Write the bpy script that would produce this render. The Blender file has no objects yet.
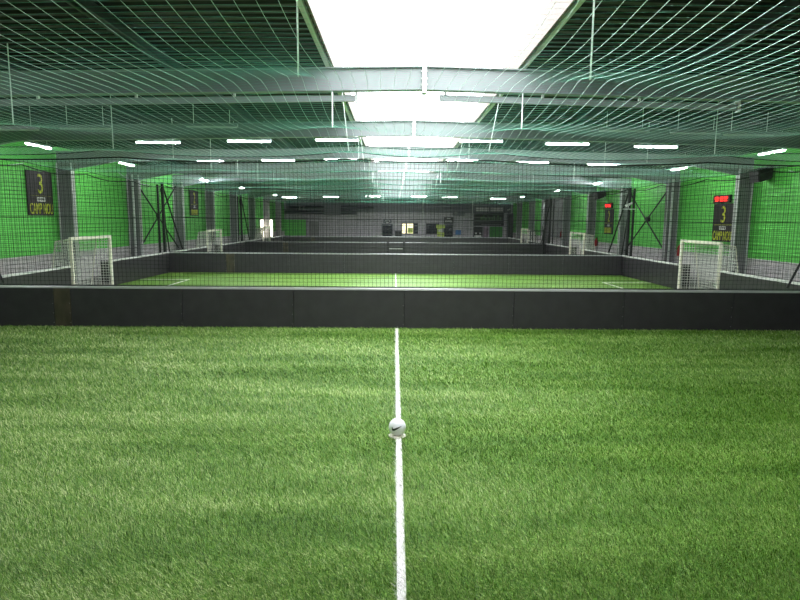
import bpy, math, random
import numpy as np
from mathutils import Matrix, Vector

random.seed(7)
RNG = np.random.default_rng(11)
SC = bpy.context.scene
COL = SC.collection
PI = math.pi

# ------------------------------------------------------------------ camera, world, exposure
CAM_H = 2.8
cam_d = bpy.data.cameras.new('camera')
cam_d.sensor_width = 36.0
cam_d.lens = 27.0
cam_d.clip_end = 300
cam = bpy.data.objects.new('camera', cam_d)
COL.objects.link(cam)
cam.matrix_world = (Matrix.Translation((0, 0, CAM_H)) @ Matrix.Rotation(math.radians(-0.55), 4, 'Z')
                    @ Matrix.Rotation(math.radians(90 - 7.62), 4, 'X') @ Matrix.Rotation(math.radians(0.46), 4, 'Z'))
SC.camera = cam

world = bpy.data.worlds.new('world')
SC.world = world
world.use_nodes = True
bg = world.node_tree.nodes['Background']
bg.inputs['Color'].default_value = (0.80, 0.90, 1.0, 1)
bg.inputs['Strength'].default_value = 1.0

vs = SC.view_settings
vs.view_transform = 'Standard'
vs.look = 'None'
vs.gamma = 1.0
vs.use_curve_mapping = False
vs.exposure = 0.9

SKYLIGHT_E = 4.2
TUBE_E = 190.0
WINDOW_E = 5.0

# ------------------------------------------------------------------ layout (metres, camera looks along +Y)
BY = [-0.5, 15.4, 31.3, 47.2, 63.1]          # cross boards between the pitches
XL, XR = -11.7, 11.9                          # side boards
WL, WR = -14.42, 15.42                         # hall walls
WB, WF = 79.0, -4.0
RX = 0.58                                      # ridge
FRAMES = [12.7 + 6.7 * k for k in range(-2, 10)]


def zr(x):
    return 6.08 - 0.022 * abs(x - RX)


# ------------------------------------------------------------------ mesh helper
ROOT = {}


def lin(c):
    return tuple((v / 255 / 12.92) if v / 255 <= 0.04045 else ((v / 255 + 0.055) / 1.055) ** 2.4 for v in c)


class MB:
    def __init__(s):
        s.v = []
        s.f = []

    def quad(s, a, b, c, d):
        n = len(s.v)
        s.v += [tuple(a), tuple(b), tuple(c), tuple(d)]
        s.f.append((n, n + 1, n + 2, n + 3))
        return s

    def box(s, x0, x1, y0, y1, z0, z1, ch=0.0):
        n = len(s.v)
        if ch <= 0:
            s.v += [(x0, y0, z0), (x1, y0, z0), (x1, y1, z0), (x0, y1, z0), (x0, y0, z1), (x1, y0, z1), (x1, y1, z1), (x0, y1, z1)]
            s.f += [tuple(n + i for i in q) for q in ((0, 3, 2, 1), (4, 5, 6, 7), (0, 1, 5, 4), (1, 2, 6, 5), (2, 3, 7, 6), (3, 0, 4, 7))]
        else:                                             # chamfered along the vertical edges and the top
            def ring(d, z):
                return [(x0 + d + ch, y0 + d, z), (x1 - d - ch, y0 + d, z), (x1 - d, y0 + d + ch, z), (x1 - d, y1 - d - ch, z),
                        (x1 - d - ch, y1 - d, z), (x0 + d + ch, y1 - d, z), (x0 + d, y1 - d - ch, z), (x0 + d, y0 + d + ch, z)]
            s.v += ring(0, z0) + ring(0, z1 - ch) + ring(ch * .7, z1)
            for k in range(2):
                for i in range(8):
                    a, b = n + k * 8 + i, n + k * 8 + (i + 1) % 8
                    s.f.append((a, b, b + 8, a + 8))
            s.f.append(tuple(n + 16 + i for i in range(8)))
            s.f.append(tuple(n + i for i in reversed(range(8))))
        return s

    def prism(s, poly, fn):
        """poly: list of 2D points; fn(u,v,t) -> 3D for t in (0,1)"""
        n, m = len(s.v), len(poly)
        s.v += [fn(u, v, 0) for u, v in poly] + [fn(u, v, 1) for u, v in poly]
        s.f.append(tuple(n + i for i in reversed(range(m))))
        s.f.append(tuple(n + m + i for i in range(m)))
        for i in range(m):
            j = (i + 1) % m
            s.f.append((n + i, n + j, n + m + j, n + m + i))
        return s

    def tube(s, pts, r, sides=8, r2=None):
        pts = [Vector(p) for p in pts]
        n = len(s.v)
        k = len(pts)
        for i, p in enumerate(pts):
            d = (pts[min(i + 1, k - 1)] - pts[max(i - 1, 0)]).normalized()
            a = d.orthogonal().normalized() if abs(d.z) > .9 else d.cross(Vector((0, 0, 1))).normalized()
            if abs(d.z) > .9:
                a = Vector((1, 0, 0)) - d * d.x
                a.normalize()
            b = d.cross(a)
            rr = r if r2 is None else r + (r2 - r) * i / (k - 1)
            for q in range(sides):
                t = 2 * PI * q / sides
                s.v.append(tuple(p + a * math.cos(t) * rr + b * math.sin(t) * rr))
        for i in range(k - 1):
            for q in range(sides):
                a, b = n + i * sides + q, n + i * sides + (q + 1) % sides
                s.f.append((a, b, b + sides, a + sides))
        s.f.append(tuple(n + q for q in reversed(range(sides))))
        s.f.append(tuple(n + (k - 1) * sides + q for q in range(sides)))
        return s

    def lathe(s, prof, cx=0, cy=0, sides=24):
        n = len(s.v)
        for r, z in prof:
            for q in range(sides):
                t = 2 * PI * q / sides
                s.v.append((cx + r * math.cos(t), cy + r * math.sin(t), z))
        for i in range(len(prof) - 1):
            for q in range(sides):
                a, b = n + i * sides + q, n + i * sides + (q + 1) % sides
                s.f.append((a, b, b + sides, a + sides))
        s.f.append(tuple(n + q for q in reversed(range(sides))))
        s.f.append(tuple(n + (len(prof) - 1) * sides + q for q in range(sides)))
        return s

    def build(s, name, mat, parent=None, smooth=False):
        off = Vector((0, 0, 0))
        if parent is not None:
            off = ROOT.get(parent.name, off)
        me = bpy.data.meshes.new(name)
        me.from_pydata([(x - off.x, y - off.y, z - off.z) for x, y, z in s.v], [], s.f)
        me.materials.append(mat)
        if smooth:
            me.polygons.foreach_set('use_smooth', [True] * len(me.polygons))
        me.update()
        o = bpy.data.objects.new(name, me)
        COL.objects.link(o)
        if parent is not None:
            o.parent = parent
            ROOT[o.name] = off
        return o


def np_mesh(name, verts, faces, mat, parent=None):
    """verts (n,3), faces (m,k) numpy -> object; quick for big meshes"""
    off = ROOT.get(parent.name, Vector((0, 0, 0))) if parent is not None else Vector((0, 0, 0))
    v = np.asarray(verts, np.float32) - np.array(off, np.float32)
    f = np.asarray(faces, np.int32)
    me = bpy.data.meshes.new(name)
    me.vertices.add(len(v))
    me.vertices.foreach_set('co', v.ravel())
    k = f.shape[1]
    me.loops.add(f.size)
    me.loops.foreach_set('vertex_index', f.ravel())
    me.polygons.add(len(f))
    me.polygons.foreach_set('loop_start', np.arange(0, f.size, k, dtype=np.int32))
    me.polygons.foreach_set('loop_total', np.full(len(f), k, np.int32))
    me.materials.append(mat)
    me.update(calc_edges=True)
    me.validate()
    o = bpy.data.objects.new(name, me)
    COL.objects.link(o)
    if parent is not None:
        o.parent = parent
        ROOT[o.name] = off
    return o


def cords(lines, r):
    """lines: (n, p, 3) polylines -> three-sided cords (verts, faces)"""
    L = np.asarray(lines, float)
    n, p, _ = L.shape
    d = np.empty_like(L)
    d[:, 1:-1] = L[:, 2:] - L[:, :-2]
    d[:, 0] = L[:, 1] - L[:, 0]
    d[:, -1] = L[:, -1] - L[:, -2]
    d /= np.linalg.norm(d, axis=2, keepdims=True) + 1e-9
    ref = np.where(np.abs(d[..., 2:3]) > .8, np.array([1., 0, 0]), np.array([0, 0, 1.]))
    a = np.cross(d, ref)
    a /= np.linalg.norm(a, axis=2, keepdims=True) + 1e-9
    b = np.cross(d, a)
    V = np.empty((n, p, 3, 3))
    for q in range(3):
        t = 2 * PI * q / 3
        V[:, :, q] = L + r * (math.cos(t) * a + math.sin(t) * b)
    idx = np.arange(n * p * 3).reshape(n, p, 3)
    F = []
    for q in range(3):
        w = (q + 1) % 3
        F.append(np.stack([idx[:, :-1, q], idx[:, :-1, w], idx[:, 1:, w], idx[:, 1:, q]], -1).reshape(-1, 4))
    return V.reshape(-1, 3), np.concatenate(F)


def join(parts):
    vs_, fs_, n = [], [], 0
    for v, f in parts:
        vs_.append(v)
        fs_.append(f + n)
        n += len(v)
    return np.concatenate(vs_), np.concatenate(fs_)


def tag(o, label=None, cat=None, group=None, kind=None):
    if label:
        o['label'] = label
    if cat:
        o['category'] = cat
    if group:
        o['group'] = group
    if kind:
        o['kind'] = kind
    return o


def thing(name, label, cat, loc=(0, 0, 0), group=None, kind=None):
    o = bpy.data.objects.new(name, None)
    COL.objects.link(o)
    o.location = loc
    o.empty_display_size = .2
    ROOT[o.name] = Vector(loc)
    return tag(o, label, cat, group, kind)


def dup(root, loc, label=None, group=None, rotz=None):
    r = root.copy()
    COL.objects.link(r)
    r.location = loc
    if rotz is not None:
        r.rotation_euler = (0, 0, rotz)
    if label:
        r['label'] = label
    if group:
        r['group'] = group
    for ch in list(root.children):
        c = ch.copy()
        COL.objects.link(c)
        c.parent = r
        for g in ch.children:
            d = g.copy()
            COL.objects.link(d)
            d.parent = c
    return r


ORD = ['first', 'second', 'third', 'fourth', 'fifth', 'sixth', 'seventh', 'eighth', 'ninth', 'tenth', 'eleventh', 'twelfth']


# ------------------------------------------------------------------ materials
def M(name, rgb, rough=.5, metal=0.0, var=.12, scale=4.0, stretch=(1, 1, 1), bump=0.0, bscale=40.0, spec=.5, emit=None, estr=0.0):
    m = bpy.data.materials.new(name)
    m.use_nodes = True
    nt = m.node_tree
    p = nt.nodes['Principled BSDF']
    c = lin(rgb)
    tc = nt.nodes.new('ShaderNodeTexCoord')
    mp = nt.nodes.new('ShaderNodeMapping')
    mp.inputs['Scale'].default_value = stretch
    nt.links.new(tc.outputs['Object'], mp.inputs['Vector'])
    nz = nt.nodes.new('ShaderNodeTexNoise')
    nz.inputs['Scale'].default_value = scale
    nz.inputs['Detail'].default_value = 5
    nt.links.new(mp.outputs['Vector'], nz.inputs['Vector'])
    rp = nt.nodes.new('ShaderNodeValToRGB')
    rp.color_ramp.elements[0].position = .3
    rp.color_ramp.elements[1].position = .7
    rp.color_ramp.elements[0].color = tuple(v * (1 - var) for v in c) + (1,)
    rp.color_ramp.elements[1].color = tuple(min(1, v * (1 + var)) for v in c) + (1,)
    nt.links.new(nz.outputs['Fac'], rp.inputs['Fac'])
    nt.links.new(rp.outputs['Color'], p.inputs['Base Color'])
    p.inputs['Roughness'].default_value = rough
    p.inputs['Metallic'].default_value = metal
    p.inputs['Specular IOR Level'].default_value = spec
    if bump:
        n2 = nt.nodes.new('ShaderNodeTexNoise')
        n2.inputs['Scale'].default_value = bscale
        nt.links.new(tc.outputs['Object'], n2.inputs['Vector'])
        b = nt.nodes.new('ShaderNodeBump')
        b.inputs['Strength'].default_value = bump
        nt.links.new(n2.outputs['Fac'], b.inputs['Height'])
        nt.links.new(b.outputs['Normal'], p.inputs['Normal'])
    if emit is not None:
        p.inputs['Emission Color'].default_value = lin(emit) + (1,)
        p.inputs['Emission Strength'].default_value = estr
    return m


def block_mat(name, c1, c2, mortar, bw=.5, bh=.2, axis='yz'):
    m = M(name, c1, .85)
    nt = m.node_tree
    p = nt.nodes['Principled BSDF']
    tc = nt.nodes.new('ShaderNodeTexCoord')
    sp = nt.nodes.new('ShaderNodeSeparateXYZ')
    cb = nt.nodes.new('ShaderNodeCombineXYZ')
    nt.links.new(tc.outputs['Object'], sp.inputs['Vector'])
    nt.links.new(sp.outputs['Y' if axis == 'yz' else 'X'], cb.inputs['X'])
    nt.links.new(sp.outputs['Z'], cb.inputs['Y'])
    br = nt.nodes.new('ShaderNodeTexBrick')
    br.inputs['Scale'].default_value = 1.0
    br.inputs['Brick Width'].default_value = bw
    br.inputs['Row Height'].default_value = bh
    br.inputs['Mortar Size'].default_value = .012
    br.inputs['Color1'].default_value = lin(c1) + (1,)
    br.inputs['Color2'].default_value = lin(c2) + (1,)
    br.inputs['Mortar'].default_value = lin(mortar) + (1,)
    nt.links.new(cb.outputs['Vector'], br.inputs['Vector'])
    nt.links.new(br.outputs['Color'], p.inputs['Base Color'])
    return m


def turf_mat(name, blades):
    """synthetic grass: blade-to-blade colour, and the lie of the pile in streaks across the pitch"""
    m = bpy.data.materials.new(name)
    m.use_nodes = True
    nt = m.node_tree
    p = nt.nodes['Principled BSDF']
    N = nt.nodes.new
    tc = N('ShaderNodeTexCoord')
    rp = N('ShaderNodeValToRGB')
    el = rp.color_ramp.elements
    el[0].position, el[0].color = 0.0, lin((32, 64, 8)) + (1,)
    el[1].position, el[1].color = 1.0, lin((238, 242, 186)) + (1,)
    e = el.new(.45)
    e.color = lin((86, 134, 34)) + (1,)
    e = el.new(.78)
    e.color = lin((146, 180, 80)) + (1,)
    if blades:
        g = N('ShaderNodeNewGeometry')
        fac = g.outputs['Random Per Island']
    else:
        mp = N('ShaderNodeMapping')
        mp.inputs['Scale'].default_value = (22, 22, 22)
        nt.links.new(tc.outputs['Object'], mp.inputs['Vector'])
        nz = N('ShaderNodeTexNoise')
        nz.inputs['Scale'].default_value = 1.6
        nz.inputs['Detail'].default_value = 8
        nz.inputs['Roughness'].default_value = .75
        nt.links.new(mp.outputs['Vector'], nz.inputs['Vector'])
        mr = N('ShaderNodeMapRange')
        mr.inputs['From Min'].default_value = .3
        mr.inputs['From Max'].default_value = .7
        nt.links.new(nz.outputs['Fac'], mr.inputs['Value'])
        fac = mr.outputs['Result']
        b = N('ShaderNodeBump')
        b.inputs['Strength'].default_value = .8
        b.inputs['Distance'].default_value = .02
        nt.links.new(nz.outputs['Fac'], b.inputs['Height'])
        nt.links.new(b.outputs['Normal'], p.inputs['Normal'])
    mp2 = N('ShaderNodeMapping')
    mp2.inputs['Scale'].default_value = (.28, 1.5, 1)
    nt.links.new(tc.outputs['Object'], mp2.inputs['Vector'])
    n2 = N('ShaderNodeTexNoise')
    n2.inputs['Scale'].default_value = 1.1
    n2.inputs['Detail'].default_value = 6
    nt.links.new(mp2.outputs['Vector'], n2.inputs['Vector'])
    ma = N('ShaderNodeMath')
    ma.operation = 'MULTIPLY_ADD'
    ma.inputs[1].default_value = .6
    ma.inputs[2].default_value = -.3
    nt.links.new(n2.outputs['Fac'], ma.inputs[0])
    ad = N('ShaderNodeMath')
    ad.operation = 'ADD'
    ad.use_clamp = True
    nt.links.new(fac, ad.inputs[0])
    nt.links.new(ma.outputs[0], ad.inputs[1])
    nt.links.new(ad.outputs[0], rp.inputs['Fac'])
    nt.links.new(rp.outputs['Color'], p.inputs['Base Color'])
    p.inputs['Roughness'].default_value = .5
    p.inputs['Specular IOR Level'].default_value = .35
    return m


mt = {}
mt['concrete'] = M('concrete_floor', (110, 108, 104), .8, bump=.1)
mt['turf'] = turf_mat('turf_pile', False)
mt['blades'] = turf_mat('turf_blades', True)
mt['line'] = M('white_turf_line', (238, 234, 232), .7, var=.05, scale=60)
mt['deck'] = M('dark_steel_deck', (31, 33, 37), .5, .2, var=.1, scale=.7)
mt['steel'] = M('pale_painted_steel', (138, 142, 144), .42, var=.05, scale=2)
mt['column'] = M('grey_painted_steel', (128, 126, 128), .55, var=.06, scale=2)
mt['flange'] = M('white_painted_flange', (205, 205, 203), .5, var=.05)
mt['purlin'] = M('galvanised_purlin', (66, 70, 73), .45, .3, var=.1, scale=2)
mt['green'] = M('green_cladding', (104, 206, 88), .5, var=.1, scale=1.1, stretch=(1, .25, 3))
mt['plinth'] = block_mat('painted_blockwork', (206, 198, 198), (192, 185, 186), (160, 154, 154))
mt['backblock'] = block_mat('grey_blockwork', (178, 172, 178), (166, 160, 168), (140, 134, 142), .6, .25, 'xz')
mt['backdark'] = M('dark_cladding', (92, 92, 100), .6)
mt['board'] = M('charcoal_board', (56, 53, 56), .33, var=.12, scale=3, bump=.03, bscale=3, spec=.38)
mt['wornboard'] = M('worn_board', (66, 58, 46), .5, var=.4, scale=5, stretch=(1, 1, .5))
mt['cap'] = M('aluminium_cap', (196, 194, 196), .3, .35, var=.06)
mt['whitecap'] = M('white_cap', (232, 230, 226), .4, var=.04)
mt['white'] = M('white_enamel', (246, 238, 222), .4, var=.04)
mt['netwhite'] = M('white_netting', (248, 244, 238), .7, var=.05)
mt['netblack'] = M('black_netting', (18, 24, 22), .8, var=.1)
mt['netteal'] = M('teal_netting', (84, 186, 156), .6, var=.08)
mt['netpale'] = M('pale_netting', (214, 240, 230), .6, var=.06)
mt['wire'] = M('white_wire', (225, 232, 228), .5)
mt['black'] = M('black_metal', (20, 20, 21), .5)
mt['plasticblack'] = M('black_plastic', (15, 15, 16), .6)
mt['sign'] = M('sign_black', (42, 36, 36), .6, var=.08)
mt['signtext'] = M('sign_yellow_green', (196, 204, 40), .5, var=.05)
mt['signwhite'] = M('sign_white', (225, 225, 222), .5, var=.05)
mt['led'] = M('red_led', (255, 30, 25), .5, emit=(255, 40, 30), estr=2.2)
mt['ledback'] = M('led_window', (120, 12, 14), .4, emit=(120, 6, 8), estr=.12)
mt['red'] = M('red_enamel', (170, 26, 30), .35)
mt['tube'] = M('lit_tube', (255, 255, 255), .3, emit=(244, 252, 255), estr=TUBE_E)
mt['tubeoff'] = M('unlit_tube', (190, 196, 194), .3)
mt['pane'] = M('milky_rooflight', (255, 255, 255), .5, emit=(246, 250, 255), estr=SKYLIGHT_E)
mt['curb'] = M('rooflight_lining', (112, 94, 86), .6, var=.04)
mt['litpane'] = M('daylit_pane', (255, 250, 235), .4, emit=(255, 246, 222), estr=WINDOW_E)
mt['warmpane'] = M('lit_room', (230, 220, 190), .5, emit=(255, 240, 190), estr=1.0)
mt['darkpane'] = M('dark_glass', (26, 28, 40), .15)
mt['duct'] = M('grey_duct', (58, 60, 70), .4, .4)
mt['ball'] = M('white_ball', (250, 246, 252), .35, var=.03)
mt['swoosh'] = M('black_print', (15, 15, 18), .4)
mt['blue'] = M('blue_panel', (58, 112, 172), .5)
mt['lime'] = M('lime_fabric', (178, 196, 92), .7)
mt['pictures'] = M('muted_print', (132, 112, 128), .6, var=.4, scale=3)

# ------------------------------------------------------------------ the setting
floor = MB().box(WL - .3, WR + .3, WF - .3, WB + .3, -.25, -.02).build('floor', mt['concrete'])
tag(floor, kind='structure')


def deck(x0, x1):
    """corrugated roof deck, ribs across the hall"""
    ys = []
    y = WF - .3
    while y < WB + .3:
        ys += [(y, .0), (y + .13, .0), (y + .16, .06), (y + .26, .06), (y + .29, .0)]
        y += .29
    V, F = [], []
    xs = [x0, x1]
    for yy, dz in ys:
        for x in xs:
            V.append((x, yy, zr(x) + dz))
            V.append((x, yy, zr(x) + .2))
    for i in range(len(ys) - 1):
        a, b = i * 4, i * 4 + 4
        F += [(a, b, b + 2, a + 2), (a + 1, a + 3, b + 3, b + 1), (a, a + 1, b + 1, b), (a + 2, b + 2, b + 3, a + 3)]
    m = MB()
    m.v, m.f = V, F
    return m


SY = 4.4                                    # rooflight's unseen near end, set back to darken the front turf
OX0, OX1 = -1.35, 2.62                      # rooflight opening
for (a, b) in ((WL - .3, OX0), (OX1, WR + .3)):
    tag(deck(a, b).build('ceiling', mt['deck']), kind='structure')
tag(MB().box(OX0, OX1, WF - .3, SY, 6.06, 6.3).box(OX0, OX1, 74.0, WB + .3, 6.06, 6.3).build('ceiling', mt['deck']), kind='structure')

# rooflight along the ridge: milky panes on a lined upstand
win = tag(MB().box(OX0, OX0 + .04, SY, 74, 5.99, 6.5).box(OX1 - .04, OX1, SY, 74, 5.99, 6.5)
          .box(OX0 + .04, OX1 - .04, SY, SY + .05, 5.99, 6.5).box(OX0 + .04, OX1 - .04, 73.95, 74, 5.99, 6.5).build('window_1', mt['curb']), kind='structure')
arc = []
for i in range(13):
    t = i / 12
    arc.append((OX0 + .045 + (OX1 - OX0 - .09) * t, 6.46 + .34 * math.sin(PI * t)))
for k in range(18):
    y0, y1 = SY + 4 * k, min(73.9, SY + 4 * (k + 1))
    m = MB()
    m.prism(arc + [(x, z + .03) for x, z in reversed(arc)], lambda u, v, t: (u, y0 + .02 + (y1 - y0 - .04) * t, v))
    m.build('pane', mt['pane'], win)
f = MB()
for x, w in ((OX0 - .13, .09), (OX1 + .04, .09)):
    f.box(x, x + w, SY, 74, 5.98, 6.06)
f.build('window_frame', mt['flange'], win)


def wall_cladding(x, inward, y0, y1, z0, z1, name):
    prof = []
    z = z0
    while z < z1 - .01:
        prof += [(0, z), (0, min(z + .2, z1)), (.03, min(z + .225, z1)), (.03, min(z + .3, z1)), (0, min(z + .325, z1))]
        z += .33
    prof = [p for i, p in enumerate(prof) if i == 0 or p != prof[i - 1]]
    poly = prof + [(-.2, z1), (-.2, z0)]
    m = MB()
    n = len(poly)
    m.v = [(x + inward * u, y0, v) for u, v in poly] + [(x + inward * u, y1, v) for u, v in poly]
    m.f = [(i, (i + 1) % n, n + (i + 1) % n, n + i) for i in range(n)] + [tuple(reversed(range(n))), tuple(range(n, 2 * n))]
    return tag(m.build(name, mt['green']), kind='structure')


ZG = 1.27
wall_cladding(WL, 1, WF, WB, ZG, 5.9, 'wall_left')
wall_cladding(WR, -1, WF, WB, ZG, 5.9, 'wall_right')
tag(MB().box(WL - .2, WL + .06, WF, WB, -.02, ZG).build('trim_1', mt['plinth']), kind='structure')
tag(MB().box(WR - .06, WR + .2, WF, WB, -.02, ZG).build('trim_2', mt['plinth']), kind='structure')
tag(MB().box(WL, WR, WF - .2, WF, -.02, 6.1).build('wall_front', mt['backblock']), kind='structure')
wb = tag(MB().box(WL, WR, WB, WB + .2, -.02, 6.1).build('wall_back', mt['backblock']), kind='structure')
tag(MB().box(WL + .3, WR - .3, WB - .06, WB - .01, 3.75, 6.0).build('trim_3', mt['backdark']), kind='structure')
# grey panelled bay of the right wall
tag(MB().box(WR - .35, WR - .08, 53.2, 62.3, ZG + .02, 5.6).build('wall_right_lining', mt['column']), kind='structure')

# ------------------------------------------------------------------ steel frames
cols = []
for i, y in enumerate(FRAMES):
    num = i - 2
    for side, xw, s in (('left', WL, 1), ('right', WR, -1)):
        x0 = xw + s * .09
        xi = xw + s * .72
        xa, xb = sorted((x0, xi))
        ztop = zr(xw) - .68
        if num >= 0:
            lab = '%s steel column from the camera along the %s green wall, grey with pale flange' % (ORD[max(0, num - 1)], side)
            if num == 0:
                lab = 'grey steel column beside the nearest roof beam, on the %s wall' % side
        else:
            lab = 'grey steel column on the %s wall, %s bay behind the nearest roof beam' % (side, ORD[-num - 1])
        t = thing('steel_column', lab, 'column', (xi, y, -.02))
        MB().box(xa, xb, y - .05, y + .05, -.02, ztop).build('web', mt['column'], t)
        fx = sorted((xi - s * .03, xi))
        MB().box(fx[0], fx[1], y - .14, y + .14, -.02, ztop).build('flange', mt['flange'], t)
        fx = sorted((x0, x0 + s * .03))
        MB().box(fx[0], fx[1], y - .14, y + .14, -.02, ztop).build('flange', mt['flange'], t)

for i, y in enumerate(FRAMES):
    num = i - 2
    lab = ('pale steel roof beam nearest the camera, with a bolted ridge joint' if num == 0 else
           '%s pale steel roof beam counted from the camera' % ORD[num]) if num >= 0 else 'pale steel roof beam over the near pitch, %s behind the nearest visible one' % ORD[-num - 1]
    t = thing('roof_beam', lab, 'beam', (RX, y, 5.4))
    D = .46

    def top(x):
        return zr(x) - .2

    def bot(x):
        h = D
        for xe in (WL, WR):
            d = abs(x - xe)
            if d < 2.6:
                h += .0 + .42 * (1 - d / 2.6)
        return top(x) - h
    xs = [WL + .08, WL + 1.3, WL + 2.6, RX, WR - 2.6, WR - 1.3, WR - .08]
    web = MB()
    poly = [(x, top(x) - .02) for x in xs] + [(x, bot(x) + .02) for x in reversed(xs)]
    web.prism(poly, lambda u, v, q: (u, y - .03 + .06 * q, v))
    web.build('web', mt['steel'], t)
    for nm, fn, s in (('top_flange', top, -1), ('bottom_flange', bot, 1)):
        m = MB()
        pl = [(x, fn(x)) for x in xs] + [(x, fn(x) + s * .022) for x in reversed(xs)]
        m.prism(pl, lambda u, v, q: (u, y - .1 + .2 * q, v))
        m.build(nm, mt['steel'], t)
    pl = MB().box(RX - .045, RX + .045, y - .12, y + .12, bot(RX) - .07, top(RX) + .03)
    for zz in (.1, .22, .36):
        pl.box(RX - .07, RX + .07, y - .09, y - .06, bot(RX) + zz - .015, bot(RX) + zz + .015)
    pl.build('ridge_plate', mt['flange'], t)
    if num == 0:
        # lower pale channels bolted under the nearest beam
        for nm, xa, xb in (('left', WL + 3.0, -.78), ('right', .9, 7.1)):
            c = thing('steel_channel', 'long pale steel channel under the nearest roof beam, %s of the ridge joint' % nm, 'channel', (xa, y, 5.2))
            z0 = lambda x: bot(x) - .02
            m = MB()
            q = [(xa, z0(xa) - .05), (xb, z0(xb) - .05), (xb, z0(xb) - .17), (xa, z0(xa) - .17)]
            m.prism(q, lambda u, v, w: (u, y + .02 + .07 * w, v))
            m.build('rail', mt['steel'], c)
            k = 0
            while xa + .1 + k * 2.0 < xb:
                xx = xa + .1 + k * 2.0
                MB().box(xx, xx + .04, y + .02, y + .09, z0(xx) - .06, z0(xx) + .02).build('bracket', mt['flange'], c)
                k += 1
            MB().box(xb - .05, xb, y, y + .1, z0(xb) - .2, z0(xb) + .02).build('end_plate', mt['flange'], c)

for side, s in (('left', -1), ('right', 1)):
    for k, dx in enumerate((5.1, 8.2, 11.3)):
        x = RX + s * dx
        t = MB().box(x - .035, x + .035, WF, WB - .1, zr(x) - .2, zr(x) - .005).box(x - .09, x + .09, WF, WB - .1, zr(x) - .2, zr(x) - .185)
        o = t.build('roof_purlin', mt['purlin'])
        tag(o, 'long grey purlin under the deck, %s from the rooflight on its %s side' % (ORD[k], side), 'purlin')

# X bracing on the walls
for side, xw, s in (('left', WL, 1), ('right', WR, -1)):
    x = xw + s * .3
    y0, y1 = FRAMES[5] + .1, FRAMES[6] - .1
    t = thing('wall_bracing', 'black crossed bracing rods between columns on the %s green wall' % side, 'bracing', (x, y0, ZG))
    MB().tube([(x, y0, 5.0), (x, y1, .9)], .045, 6).build('rod', mt['black'], t)
    MB().tube([(x + s * .1, y0, .9), (x + s * .1, y1, 5.0)], .045, 6).build('rod', mt['black'], t)
    MB().tube([(x - .03, (y0 + y1) / 2, 2.95), (x + .13, (y0 + y1) / 2, 2.95)], .16, 10).build('turnbuckle', mt['black'], t)

# downpipes beside the second columns
for side, x in (('left', WL + .55), ('right', WR - .62)):
    y = FRAMES[5] - .45
    t = thing('downpipe', 'pale rainwater pipe beside a column on the %s green wall' % side, 'pipe', (x, y, -.02))
    MB().tube([(x, y, -.02), (x, y, 5.05)], .055, 12).build('pipe', mt['flange'], t, True)
    for z in (1.2, 2.8, 4.4):
        MB().box(x - .075, x + .075, y - .075, y + .075, z, z + .05).build('bracket', mt['column'], t)


# ------------------------------------------------------------------ turf and its lines
def hline(x0, x1, y0, y1, z=.012):
    m = MB()
    nx = max(1, int((x1 - x0) / .12))
    ny = max(1, int((y1 - y0) / .12))
    return m.box(x0, x1, y0, y1, -.005, z)


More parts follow.
